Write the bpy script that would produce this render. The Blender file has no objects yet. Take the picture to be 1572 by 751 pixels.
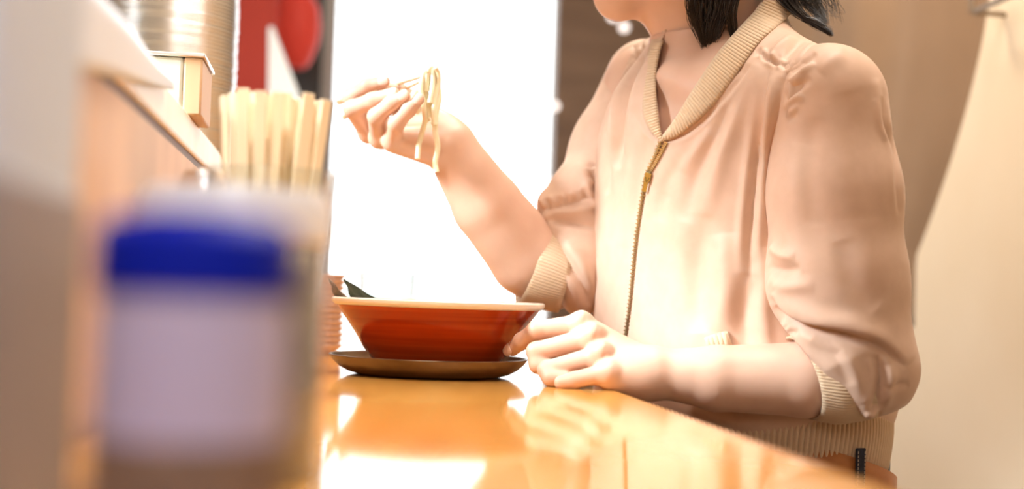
import bpy, bmesh, math, random
import numpy as np
from mathutils import Vector, Matrix
random.seed(7); np.random.seed(7)
sc = bpy.context.scene
COL = sc.collection

# ------------------------------------------------------------------ camera
F_PX = 2123.0
CAM = np.array([0.0, 0.0, 0.833])
PITCH, ROLL = math.radians(2.04), math.radians(2.0)
FW = np.array([0, math.cos(PITCH), math.sin(PITCH)])
_U0 = np.array([0, -math.sin(PITCH), math.cos(PITCH)]); _R0 = np.array([1.0, 0, 0])
CR = math.cos(ROLL)*_R0 + math.sin(ROLL)*_U0
CU = -math.sin(ROLL)*_R0 + math.cos(ROLL)*_U0
cam_d = bpy.data.cameras.new('camera'); cam = bpy.data.objects.new('camera', cam_d); COL.objects.link(cam)
M = Matrix.Identity(4)
for i in range(3):
    M[i][0] = CR[i]; M[i][1] = CU[i]; M[i][2] = -FW[i]; M[i][3] = CAM[i]
cam.matrix_world = M
cam_d.sensor_width = 36.0; cam_d.sensor_fit = 'HORIZONTAL'; cam_d.lens = F_PX/1572*36
cam_d.clip_start = 0.02; cam_d.clip_end = 100
cam_d.dof.use_dof = True; cam_d.dof.focus_distance = 1.30; cam_d.dof.aperture_fstop = 2.75
cam_d.dof.aperture_blades = 0
sc.camera = cam

# ------------------------------------------------------------------ world, lights, exposure
sc.view_settings.view_transform = 'Standard'; sc.view_settings.look = 'None'
sc.view_settings.exposure = 0.15; sc.view_settings.gamma = 1.0
sc.view_settings.use_curve_mapping = False
w = bpy.data.worlds.new('world'); sc.world = w; w.use_nodes = True
w.node_tree.nodes['Background'].inputs[0].default_value = (0.95, 0.98, 1.0, 1)
w.node_tree.nodes['Background'].inputs[1].default_value = 3.2

ANG = math.radians(7.5); CA, SA = math.cos(ANG), math.sin(ANG)
def W(u, v, z):                      # room frame (u across the counter, v along it) -> world
    return np.array([u*CA - v*SA, u*SA + v*CA, z])
def area(name, pos, target, sx, sy, power, color, spread=180):
    l = bpy.data.lights.new(name, 'AREA'); l.shape = 'RECTANGLE'; l.size = sx; l.size_y = sy
    l.energy = power; l.color = color; l.spread = math.radians(spread)
    o = bpy.data.objects.new(name, l); COL.objects.link(o)
    o.location = pos; d = Vector(target) - Vector(pos)
    o.rotation_euler = d.to_track_quat('-Z', 'Y').to_euler()
    return o
area('ceiling_lamp_light', W(0.50, 1.30, 2.32), W(0.45, 1.25, 0.9), 0.4, 1.0, 23, (1.0, 0.92, 0.84))
area('kitchen_lamp_light', W(-0.95, 1.15, 1.42), W(0.22, 1.36, 0.53), 0.25, 0.3, 5.4, (0.86, 0.95, 1.0), 40)
area('kitchen_side_light', W(-1.20, 0.92, 1.50), W(-0.24, 2.05, 1.1), 0.30, 1.4, 7, (0.82, 0.94, 1.0), 64)
area('front_fill_light', W(-0.15, -1.1, 1.8), W(0.3, 1.3, 0.85), 0.9, 0.7, 5.8, (1.0, 0.94, 0.88))  # unseen fill from behind the camera, added to lift the sleeve
area('chopstick_fill_light', W(-0.22, 0.55, 1.95), W(-0.08, 1.0, 0.86), 0.12, 0.12, 1.6, (1.0, 0.93, 0.84), 50)  # unseen overhead spot added to brighten the chopsticks
area('bottle_fill_light', W(-0.05, -0.45, 1.75), W(-0.09, 0.38, 0.86), 0.25, 0.25, 0.33, (0.72, 0.84, 1.0), 36)  # unseen cool light added to brighten the near bottle
area('wall_fill_light', W(0.30, 2.35, 2.3), W(1.0, 2.1, 0.9), 0.3, 0.3, 13, (1.0, 0.86, 0.66))  # unseen warm light added to brighten the cream wall

# ------------------------------------------------------------------ helpers
def ray(px, py): return (px-786)/F_PX*CR - (py-375.5)/F_PX*CU + FW
def P(px, py, d): return CAM + ray(px, py)*d
def Gd(px, py, z=0.75):
    r = ray(px, py); return CAM + r*((z-CAM[2])/r[2])
def project(V):
    q = np.asarray(V) - CAM; zc = q@FW
    return 786 + F_PX*(q@CR)/zc, 375.5 - F_PX*(q@CU)/zc, zc

def mesh_obj(name, verts, faces, mat=None, parent=None, smooth=True):
    me = bpy.data.meshes.new(name)
    verts = np.asarray(verts, dtype=np.float32)
    if isinstance(faces, np.ndarray) and faces.ndim == 2:
        n, k = faces.shape
        me.vertices.add(len(verts)); me.vertices.foreach_set('co', verts.ravel())
        me.loops.add(n*k); me.loops.foreach_set('vertex_index', faces.astype(np.int32).ravel())
        me.polygons.add(n); me.polygons.foreach_set('loop_start', np.arange(0, n*k, k, dtype=np.int32))
        me.update(calc_edges=True)
    else:
        me.from_pydata([tuple(map(float, v)) for v in verts], [], [tuple(map(int, f)) for f in faces])
    me.validate()
    if smooth: me.polygons.foreach_set('use_smooth', np.ones(len(me.polygons), dtype=bool))
    if mat: me.materials.append(mat)
    o = bpy.data.objects.new(name, me); COL.objects.link(o)
    if parent: o.parent = parent
    return o

class MB:                                # collects shapes into one mesh
    def __init__(s): s.v = []; s.f = []
    def add(s, v, f):
        n = len(s.v); s.v += [tuple(map(float, p)) for p in v]; s.f += [tuple(int(i)+n for i in q) for q in f]
    def box(s, c, ex, ey, ez):           # centre, half vectors
        c, ex, ey, ez = map(np.asarray, (c, ex, ey, ez))
        v = [c+a*ex+b*ey+g*ez for g in (-1, 1) for b in (-1, 1) for a in (-1, 1)]
        s.add(v, [(0,2,3,1),(4,5,7,6),(0,1,5,4),(2,6,7,3),(0,4,6,2),(1,3,7,5)])
    def rbox(s, u0, u1, v0, v1, z0, z1): # room aligned box
        c = W((u0+u1)/2, (v0+v1)/2, (z0+z1)/2)
        s.box(c, W((u1-u0)/2, 0, 0), W(0, (v1-v0)/2, 0), np.array([0, 0, (z1-z0)/2]))
    def tube(s, pts, radii, n=10, cap=True):
        pts = np.asarray(pts, float); radii = np.broadcast_to(radii, (len(pts),))
        t = np.gradient(pts, axis=0); t /= np.linalg.norm(t, axis=1)[:, None]+1e-12
        a = np.array([0.31, 0.22, 0.93]); a -= (a@t[0])*t[0]; a /= np.linalg.norm(a)
        v = []; th = np.arange(n)*2*np.pi/n
        for p, tt, r in zip(pts, t, radii):
            a = a - (a@tt)*tt; a /= np.linalg.norm(a); b = np.cross(tt, a)
            v += list(p + r*(np.cos(th)[:, None]*a + np.sin(th)[:, None]*b))
        f = [(i*n+j, i*n+(j+1) % n, (i+1)*n+(j+1) % n, (i+1)*n+j) for i in range(len(pts)-1) for j in range(n)]
        if cap:
            f.append(tuple(range(n-1, -1, -1))); f.append(tuple((len(pts)-1)*n+j for j in range(n)))
        s.add(v, f)
    def lathe(s, prof, c, n=64, axis=(0, 0, 1)):
        c = np.asarray(c, float); ax = Vector(axis).normalized(); q = Vector((0, 0, 1)).rotation_difference(ax).to_matrix()
        q = np.array(q); th = np.arange(n)*2*np.pi/n; v = []
        for r, z in prof:
            ring = np.stack([r*np.cos(th), r*np.sin(th), np.full(n, z)], 1)
            v += list(ring@q.T + c)
        m = len(prof)
        f = [(i*n+j, i*n+(j+1) % n, (i+1)*n+(j+1) % n, (i+1)*n+j) for i in range(m-1) for j in range(n)]
        if prof[0][0] > 1e-6: f.append(tuple(range(n-1, -1, -1)))
        if prof[-1][0] > 1e-6: f.append(tuple((m-1)*n+j for j in range(n)))
        s.add(v, f)
    def build(s, name, mat=None, parent=None, smooth=True, bevel=0, auto=True):
        o = mesh_obj(name, s.v, s.f, mat, parent, smooth)
        bm = bmesh.new(); bm.from_mesh(o.data); bmesh.ops.recalc_face_normals(bm, faces=bm.faces)
        bm.to_mesh(o.data); bm.free()
        if smooth and auto:
            me = o.data
            bm = bmesh.new(); bm.from_mesh(me)
            for e in bm.edges:
                if len(e.link_faces) == 2 and e.calc_face_angle(0) > 0.7: e.smooth = False
            bm.to_mesh(me); bm.free()
        if bevel:
            m = o.modifiers.new('bevel', 'BEVEL'); m.width = bevel; m.segments = 2; m.limit_method = 'ANGLE'
        return o
def closed_lathe(outer, inner):          # wall with thickness: outer going up, inner coming down
    return outer + inner

def tag(o, label=None, cat=None, group=None, kind=None):
    if label: o['label'] = label
    if cat: o['category'] = cat
    if group: o['group'] = group
    if kind: o['kind'] = kind
    return o
def empty(name, loc, label, cat, group=None):
    o = bpy.data.objects.new(name, None); COL.objects.link(o); o.location = tuple(loc); o.empty_display_size = 0.05
    return tag(o, label, cat, group)
def put(o, root):                        # parent without moving
    o.parent = root; o.matrix_parent_inverse = Matrix.Translation(-Vector(root.location)); return o
def copy_tree(o, parent=None):
    c = o.copy(); COL.objects.link(c)
    if parent: c.parent = parent
    for ch in list(o.children): copy_tree(ch, c)
    return c
def catmull(pts, n=8):
    pts = np.asarray(pts, float); out = []
    q = np.vstack([2*pts[0]-pts[1], pts, 2*pts[-1]-pts[-2]])
    for i in range(1, len(q)-2):
        for t in np.linspace(0, 1, n, endpoint=False):
            a, b, c, d = q[i-1], q[i], q[i+1], q[i+2]
            out.append(0.5*((2*b)+(c-a)*t+(2*a-5*b+4*c-d)*t*t+(3*b-3*c+d-a)*t**3))
    out.append(pts[-1]); return np.array(out)

# ------------------------------------------------------------------ materials
def mat(name, base, rough=0.5, metal=0.0, spec=0.5, **kw):
    m = bpy.data.materials.new(name); m.use_nodes = True
    b = m.node_tree.nodes['Principled BSDF']
    b.inputs['Base Color'].default_value = (*base, 1); b.inputs['Roughness'].default_value = rough
    b.inputs['Metallic'].default_value = metal; b.inputs['Specular IOR Level'].default_value = spec
    for k, v in kw.items():
        b.inputs[k.replace('_', ' ')].default_value = v
    return m
def noise_color(m, c1, c2, scale=(5, 5, 5), detail=4, lo=0.35, hi=0.65, bump=0.0, coord='Object', rough=None):
    nt = m.node_tree; b = nt.nodes['Principled BSDF']
    tc = nt.nodes.new('ShaderNodeTexCoord'); mp = nt.nodes.new('ShaderNodeMapping'); mp.inputs['Scale'].default_value = scale
    n = nt.nodes.new('ShaderNodeTexNoise'); n.inputs['Scale'].default_value = 1; n.inputs['Detail'].default_value = detail
    r = nt.nodes.new('ShaderNodeValToRGB'); r.color_ramp.elements[0].position = lo; r.color_ramp.elements[1].position = hi
    r.color_ramp.elements[0].color = (*c1, 1); r.color_ramp.elements[1].color = (*c2, 1)
    nt.links.new(tc.outputs[coord], mp.inputs[0]); nt.links.new(mp.outputs[0], n.inputs['Vector'])
    nt.links.new(n.outputs[0], r.inputs[0]); nt.links.new(r.outputs[0], b.inputs['Base Color'])
    if bump:
        bp = nt.nodes.new('ShaderNodeBump'); bp.inputs['Strength'].default_value = bump; bp.inputs['Distance'].default_value = 0.001
        nt.links.new(n.outputs[0], bp.inputs['Height']); nt.links.new(bp.outputs[0], b.inputs['Normal'])
    return m
def glassy(name, tint=(1, 1, 1), gloss=0.12):
    m = bpy.data.materials.new(name); m.use_nodes = True; nt = m.node_tree; nt.nodes.clear()
    o = nt.nodes.new('ShaderNodeOutputMaterial'); t = nt.nodes.new('ShaderNodeBsdfTransparent'); g = nt.nodes.new('ShaderNodeBsdfGlossy')
    t.inputs[0].default_value = (*tint, 1); g.inputs['Roughness'].default_value = 0.03
    f = nt.nodes.new('ShaderNodeLayerWeight'); f.inputs[0].default_value = 0.25
    mx = nt.nodes.new('ShaderNodeMixShader'); ml = nt.nodes.new('ShaderNodeMath'); ml.operation = 'MULTIPLY_ADD'
    ml.inputs[1].default_value = 0.7; ml.inputs[2].default_value = gloss*0.3
    nt.links.new(f.outputs['Facing'], ml.inputs[0]); nt.links.new(ml.outputs[0], mx.inputs[0])
    nt.links.new(t.outputs[0], mx.inputs[1]); nt.links.new(g.outputs[0], mx.inputs[2]); nt.links.new(mx.outputs[0], o.inputs[0])
    return m
def emit(name, col, s):
    m = bpy.data.materials.new(name); m.use_nodes = True; nt = m.node_tree; nt.nodes.clear()
    o = nt.nodes.new('ShaderNodeOutputMaterial'); e = nt.nodes.new('ShaderNodeEmission')
    e.inputs[0].default_value = (*col, 1); e.inputs[1].default_value = s; nt.links.new(e.outputs[0], o.inputs[0]); return m

m_wall = noise_color(mat('cream_plaster', (0.80, 0.66, 0.48), 0.8), (0.78, 0.64, 0.46), (0.82, 0.69, 0.52), (3, 3, 3))
m_brown = noise_color(mat('dark_brown_panel', (0.16, 0.09, 0.05), 0.5), (0.13, 0.07, 0.04), (0.19, 0.11, 0.065), (2, 2, 14))
m_ceil = mat('ceiling_white', (0.80, 0.74, 0.66), 0.9)
m_floor = noise_color(mat('floor_tile', (0.35, 0.26, 0.2), 0.4), (0.30, 0.22, 0.17), (0.40, 0.31, 0.24), (4, 4, 4))
m_counter = noise_color(mat('varnished_wood', (0.74, 0.36, 0.085), 0.07, 0, 0.5), (0.68, 0.31, 0.062), (0.79, 0.41, 0.11), (30, 3, 30), 5, 0.3, 0.7)
m_partition = noise_color(mat('partition_wood', (0.62, 0.42, 0.28), 0.5), (0.55, 0.37, 0.25), (0.66, 0.46, 0.31), (3, 14, 3))
m_lip = noise_color(mat('ledge_cream_wood', (0.80, 0.68, 0.48), 0.35), (0.76, 0.62, 0.42), (0.84, 0.72, 0.53), (3, 14, 3))
m_groove = mat('dark_trim_wood', (0.16, 0.09, 0.055), 0.5)
m_skin = noise_color(mat('skin', (0.71, 0.46, 0.345), 0.42, 0, 0.4, Subsurface_Weight=0.08, Subsurface_Scale=0.008), (0.68, 0.43, 0.315), (0.74, 0.49, 0.37), (22, 22, 22), 3)
m_skin.node_tree.nodes['Principled BSDF'].inputs['Subsurface Radius'].default_value = (1.0, 0.4, 0.2)
m_nail = mat('fingernail', (0.88, 0.62, 0.52), 0.2, 0, 0.6)
m_hair = mat('black_hair', (0.018, 0.011, 0.009), 0.32, 0, 0.5)
m_jacket = noise_color(mat('champagne_satin', (0.66, 0.44, 0.33), 0.55, 0, 0.3, Sheen_Weight=0.1, Sheen_Roughness=0.4), (0.64, 0.435, 0.32), (0.68, 0.47, 0.355), (60, 60, 60), 3)
m_rib = mat('beige_rib_knit', (0.66, 0.49, 0.33), 0.75, 0, 0.2, Sheen_Weight=0.2)
m_brass = mat('brass', (0.40, 0.36, 0.16), 0.25, 1.0)
m_tooth = mat('antique_brass_teeth', (0.62, 0.57, 0.42), 0.35, 1.0)
m_tape = mat('zipper_tape', (0.42, 0.34, 0.21), 0.8)
m_leather = noise_color(mat('tan_leather', (0.42, 0.15, 0.04), 0.38), (0.36, 0.12, 0.03), (0.46, 0.17, 0.045), (40, 40, 40), 4, bump=0.2)
m_denim = noise_color(mat('navy_denim', (0.012, 0.014, 0.03), 0.8), (0.009, 0.01, 0.022), (0.02, 0.023, 0.045), (300, 300, 300))
m_stitch = mat('pale_thread', (0.6, 0.5, 0.4), 0.8)
m_bowl = noise_color(mat('russet_glaze', (0.36, 0.042, 0.005), 0.10, 0, 0.32, Coat_Weight=0.0), (0.25, 0.024, 0.003), (0.46, 0.060, 0.008), (3, 3, 130), 4, 0.3, 0.7)
m_white = mat('white_glaze', (0.86, 0.82, 0.74), 0.15)
m_plate = noise_color(mat('bronze_metal', (0.20, 0.14, 0.09), 0.32, 0.85), (0.17, 0.115, 0.07), (0.24, 0.17, 0.11), (20, 20, 60))
m_steel = mat('plate_metal', (0.72, 0.68, 0.66), 0.25, 1.0)
m_broth = mat('broth', (0.45, 0.22, 0.07), 0.12)
m_noodle = mat('noodle', (0.95, 0.86, 0.62), 0.3, 0, 0.5, Subsurface_Weight=0.1, Subsurface_Scale=0.004)
m_nori = noise_color(mat('nori', (0.035, 0.05, 0.025), 0.35), (0.02, 0.03, 0.015), (0.06, 0.075, 0.035), (160, 160, 160), 5, bump=0.6)
m_nori2 = noise_color(mat('nori_back', (0.16, 0.11, 0.07), 0.4), (0.12, 0.085, 0.05), (0.2, 0.14, 0.09), (160, 160, 160), 5, bump=0.6)
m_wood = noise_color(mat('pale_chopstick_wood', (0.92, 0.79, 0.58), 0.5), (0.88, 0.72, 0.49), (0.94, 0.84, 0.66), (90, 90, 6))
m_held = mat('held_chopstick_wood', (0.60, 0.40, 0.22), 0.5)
m_glass = glassy('clear_glass', (0.93, 0.965, 0.965))
m_pane = glassy('door_glass', (0.99, 1, 1), 0.05)
m_blue = mat('blue_cap_plastic', (0.0, 0.012, 0.40), 0.5, 0, 0.15)
m_frost = mat('frosted_lavender_plastic', (0.46, 0.44, 0.66), 0.4, Transmission_Weight=0.0)
m_spice = noise_color(mat('brown_seasoning', (0.22, 0.14, 0.10), 0.7), (0.15, 0.10, 0.075), (0.27, 0.18, 0.13), (80, 80, 80))
m_lid = mat('white_translucent_lid', (0.88, 0.90, 0.94), 0.3)
m_paper = mat('white_paper', (0.62, 0.71, 0.86), 0.8)
m_rose = noise_color(mat('rosy_brown_wood', (0.28, 0.25, 0.26), 0.5), (0.25, 0.22, 0.23), (0.31, 0.28, 0.29), (8, 8, 2))
m_glare = mat('white_glare', (0.72, 0.79, 0.92), 0.9)  # bluish white standing in for a reflection on the ledge lip
m_red = mat('red_banner', (0.40, 0.030, 0.014), 0.7)
m_redl = mat('red_lantern_paper', (0.75, 0.06, 0.045), 0.6)
m_black = mat('black_board', (0.012, 0.012, 0.014), 0.5)
m_lime = mat('yellow_green_sign', (0.55, 0.65, 0.05), 0.6)
m_frame = mat('grey_metal_frame', (0.28, 0.26, 0.25), 0.35, 0.6)
m_tan = mat('tan_wood_side', (0.55, 0.36, 0.22), 0.5)
m_wall_sheet = noise_color(mat('matte_brown', (0.29, 0.18, 0.10), 0.85), (0.235, 0.14, 0.075), (0.30, 0.185, 0.105), (3, 3, 3))
m_hook = mat('brown_steel', (0.24, 0.17, 0.11), 0.45, 0.3)
m_pink = noise_color(mat('pinkish_glaze', (0.70, 0.52, 0.42), 0.3), (0.66, 0.46, 0.36), (0.74, 0.57, 0.48), (4, 4, 120))
m_glint = emit('warm_glint', (1.0, 0.86, 0.78), 2.2)  # glow for the blurred glints on the far wall
m_orange = mat('orange_wood', (0.5, 0.2, 0.06), 0.5)

# ------------------------------------------------------------------ room
def structure(name, mb, m, bevel=0, smooth=False):
    o = mb.build(name, m, None, smooth, bevel); o['kind'] = 'structure'; return o
U_EDGE, U_PART, U_WALL, V_END = 0.2616, -0.13, 1.02, 4.05
U_L, V_B, Z_T = -1.9, -1.8, 2.45
b = MB(); b.rbox(U_L, U_WALL, V_B, V_END, -0.05, 0.0); structure('floor', b, m_floor)
b = MB(); b.rbox(U_L, U_WALL, V_B, V_END, Z_T, Z_T+0.05); structure('ceiling', b, m_ceil)
b = MB(); b.rbox(U_WALL, U_WALL+0.08, V_B, V_END, 0, Z_T); structure('wall_right', b, m_wall)
b = MB(); b.rbox(U_L-0.08, U_L, V_B, V_END, 0, Z_T); structure('wall_left', b, m_wall)
b = MB(); b.rbox(U_L, U_WALL, V_B-0.08, V_B, 0, Z_T); structure('wall_front', b, m_wall)
def u_at(px, v, py=300):                 # u where the view ray of px meets plane v
    r = ray(px, py); vv = -r[0]*SA + r[1]*CA; k = (v - (-CAM[0]*SA+CAM[1]*CA))/vv; p = CAM+r*k
    return p[0]*CA + p[1]*SA, p[2]
D0, D1 = u_at(508, V_END)[0], u_at(847, V_END)[0]
b = MB()
b.rbox(U_L, D0-0.07, V_END, V_END+0.1, 0, Z_T); b.rbox(D1+0.0, U_WALL, V_END, V_END+0.1, 0, Z_T); b.rbox(D0-0.07, D1, V_END, V_END+0.1, 2.15, Z_T)
structure('wall_back', b, m_brown)
dr = empty('door_1', W((D0+D1)/2, V_END, 0), 'tall glazed door flooded with white daylight at the far end of the room', 'door')
dr['kind'] = 'structure'
b = MB(); b.rbox(D0-0.07, D0, V_END-0.02, V_END+0.1, 0, 2.15); b.rbox(D0, D1, V_END, V_END+0.06, 2.09, 2.15); put(b.build('door_frame', m_frame, None, False), dr)
b = MB(); b.rbox(D0, D1, V_END+0.05, V_END+0.058, 0.0, 2.09); put(b.build('pane', m_pane, None, False), dr)

# counter, partition and ledge
ct = MB(); ct.rbox(U_PART+.001, U_EDGE, -0.9, 3.3, 0.712, 0.75)
co = ct.build('counter', m_counter, None, True, 0.006); tag(co, 'long glossy orange varnished wood counter the bowl stands on', 'counter')
r_ = ray(290, 174); k = (U_PART)/(r_[0]*CA + r_[1]*SA); Z_LEDGE = float((CAM + r_*k)[2])
r_ = ray(321, 259); k = (U_PART)/(r_[0]*CA + r_[1]*SA); Z_GRV = float((CAM + r_*k)[2])
pt = empty('serving_ledge', W(U_PART-0.03, 1.2, 0), 'low tan wood partition with a cream ledge between the counter and the kitchen', 'partition')
b = MB(); b.rbox(U_PART-0.05, U_PART, -0.9, 3.3, 0, Z_GRV-0.010); put(b.build('panel', m_partition, None, False), pt)
b = MB(); b.rbox(U_PART-0.05, U_PART-0.004, -0.9, 3.3, Z_GRV-0.010, Z_GRV); put(b.build('groove', m_groove, None, False), pt)
b = MB(); b.rbox(U_PART-0.34, U_PART, -0.9, 3.3, Z_GRV, Z_LEDGE); put(b.build('ledge', m_lip, None, True, 0.003), pt)

# ------------------------------------------------------------------ bowl, plate, soup
BC = P(672, 500, 1.37); BC[2] = 0.75
def small_plate(name='saucer_plate'):
    b = MB()
    b.lathe([(0.0, 0.0), (0.060, 0.0), (0.071, 0.0006), (0.080, 0.0030), (0.0880, 0.0075), (0.0940, 0.0128), (0.0972, 0.0172), (0.0984, 0.0182), (0.0982, 0.0190), (0.0966, 0.0190),
             (0.0925, 0.0140), (0.086, 0.0085), (0.078, 0.0055), (0.068, 0.0042), (0.0, 0.0040)], (0, 0, 0), 96)
    return b
o = small_plate().build('saucer', m_plate); o.location = tuple(BC+np.array([-.0075, -.003, 0]))
tag(o, 'dark bronze metal saucer plate under the red-brown noodle bowl', 'plate')
bw = empty('ramen_bowl', BC + np.array([0, 0, 0.004]), 'flared red-brown glazed noodle bowl with a white rim', 'bowl')
H = 0.0705
outer = [(0.0, 0.0005), (0.050, 0.0005), (0.0545, 0.0), (0.0575, 0.001), (0.0590, 0.006), (0.0655, 0.012), (0.0725, 0.022), (0.0810, 0.036), (0.0900, 0.049), (0.0975, 0.0590), (0.1005, 0.0635)]
b = MB(); b.lathe(outer + [(0.0985, 0.0640), (0.0, 0.0640-0.0)], (0, 0, 0), 96)
body = MB(); body.lathe(outer + [(0.0975, 0.0635), (0.085, 0.046), (0.066, 0.018), (0.05, 0.010), (0.0, 0.008)], (0, 0, 0), 96)
o = body.build('bowl_body', m_bowl); o.parent = bw
rim = MB(); rim.lathe([(0.1003, 0.0630), (0.1032, 0.0640), (0.1052, 0.0665), (0.1054, 0.0690), (0.1040, H), (0.1015, H), (0.0985, 0.0675), (0.0860, 0.0480), (0.067, 0.0195), (0.05, 0.012), (0, 0.0095),
           (0, 0.0085), (0.05, 0.0105), (0.066, 0.0183), (0.085, 0.0465), (0.0972, 0.0632)], (0, 0, 0), 96)
o = rim.build('white_rim_lining', m_white); o.parent = bw; o['label'] = 'white glazed rim and lining'
sp = MB(); sp.lathe([(0.0, 0.0500), (0.0868, 0.0500), (0.0868, 0.0515), (0, 0.0517)], (0, 0, 0), 64)
o = sp.build('broth', m_broth); o.location = tuple(BC + np.array([0, 0, 0.004])); tag(o, 'brown noodle broth filling the red-brown bowl', 'soup')
nb = MB()
for i in range(46):
    a0 = random.uniform(0, 6.28); rr = random.uniform(0.01, 0.05); cx, cy = random.uniform(-0.02, 0.02), random.uniform(-0.02, 0.02)
    pts = [(cx+rr*math.cos(a0+t*2.6), cy+rr*math.sin(a0+t*2.6), 0.0495+0.004*math.sin(t*3+i)+random.uniform(0, 0.003)) for t in np.linspace(0, 1, 14)]
    nb.tube(pts, 0.0024, 6)
o = nb.build('noodles_in_bowl', m_noodle); o.location = tuple(BC + np.array([0, 0, 0.004])); tag(o, 'pale noodles lying in the broth of the bowl', 'noodles', kind='stuff')
def nori(apex, left, right, m, label, bend):
    A, Lp, Rp = P(*apex), P(*left), P(*right)
    n = 14; v = []; f = []
    nrm = np.cross(Lp-A, Rp-A); nrm /= np.linalg.norm(nrm)
    for side in (0, 1):
        for i in range(n+1):
            for j in range(n+1):
                s, t = i/n, j/n
                p = A + (Lp-A)*s + (Rp-A)*t
                p = p + nrm*(bend*math.sin(math.pi*(s+t)/2) + 0.0009*math.sin(17*s+3*t)*math.sin(13*t+2) + side*0.0006)
                v.append(p)
    N = (n+1)**2
    for i in range(n):
        for j in range(n):
            a, bb, c, d = i*(n+1)+j, (i+1)*(n+1)+j, (i+1)*(n+1)+j+1, i*(n+1)+j+1
            f += [(a, bb, c, d), (N+d, N+c, N+bb, N+a)]
    for i in range(n):
        for q in ((i, 0, i+1, 0), (i, n, i+1, n), (0, i, 0, i+1), (n, i, n, i+1)):
            a = q[0]*(n+1)+q[1]; c = q[2]*(n+1)+q[3]; f.append((a, c, N+c, N+a))
    o = mesh_obj('nori_sheet', v, f, m); return tag(o, label, 'seaweed')
nori((505, 427, 1.362), (521, 468, 1.372), (546, 466, 1.355), m_nori2, 'brownish nori corner leaning on the left rim of the bowl', 0.002)
nori((528, 428, 1.385), (541, 478, 1.40), (600, 477, 1.37), m_nori, 'dark green nori corner standing right of the brownish one in the bowl', -0.003)

# ------------------------------------------------------------------ signed distance modelling
class Prim:
    def __init__(s, a, b, ra, rb, k=0.01):
        s.a, s.b, s.ra, s.rb, s.k = np.asarray(a, float), np.asarray(b, float), ra, rb, k
        R = max(ra, rb); s.lo = np.minimum(s.a, s.b)-R; s.hi = np.maximum(s.a, s.b)+R
    def d(s, X):
        ba = s.b-s.a; t = np.clip(((X-s.a)@ba)/(ba@ba+1e-12), 0, 1)
        q = X - s.a - t[:, None]*ba
        return np.sqrt(np.einsum('ij,ij->i', q, q)) - (s.ra+(s.rb-s.ra)*t)
class Ell:
    def __init__(s, c, ax, r, k=0.01):
        s.c, s.ax, s.r, s.k = np.asarray(c, float), np.asarray(ax, float), np.asarray(r, float), k
        R = max(r); s.lo = s.c-R; s.hi = s.c+R
    def d(s, X):
        q = (X-s.c)@s.ax.T/s.r; l = np.sqrt(np.einsum('ij,ij->i', q, q)); return (l-1)*s.r.min()
def smin(a, b, k):
    h = np.clip(0.5+0.5*(b-a)/k, 0, 1); return b+(a-b)*h - k*h*(1-h)
FAR = 0.05
def union(prims):
    lo = np.array([p.lo for p in prims]); hi = np.array([p.hi for p in prims])
    def f(X):
        D = np.full(len(X), FAR)
        if not len(X): return D
        bl, bh = X.min(0), X.max(0)
        for p in prims:
            if np.any(p.lo-FAR > bh) or np.any(p.hi+FAR < bl): continue
            mk = np.all((X > p.lo-FAR) & (X < p.hi+FAR), axis=1)
            if not mk.any(): continue
            if mk.all(): D = smin(D, p.d(X), p.k)
            else: D[mk] = smin(D[mk], p.d(X[mk]), p.k)
        return D
    f.lo, f.hi = lo.min(0), hi.max(0); return f
def chain(pts, radii, k=0.004):
    return [Prim(pts[i], pts[i+1], radii[i], radii[i+1], k) for i in range(len(pts)-1)]

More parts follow.
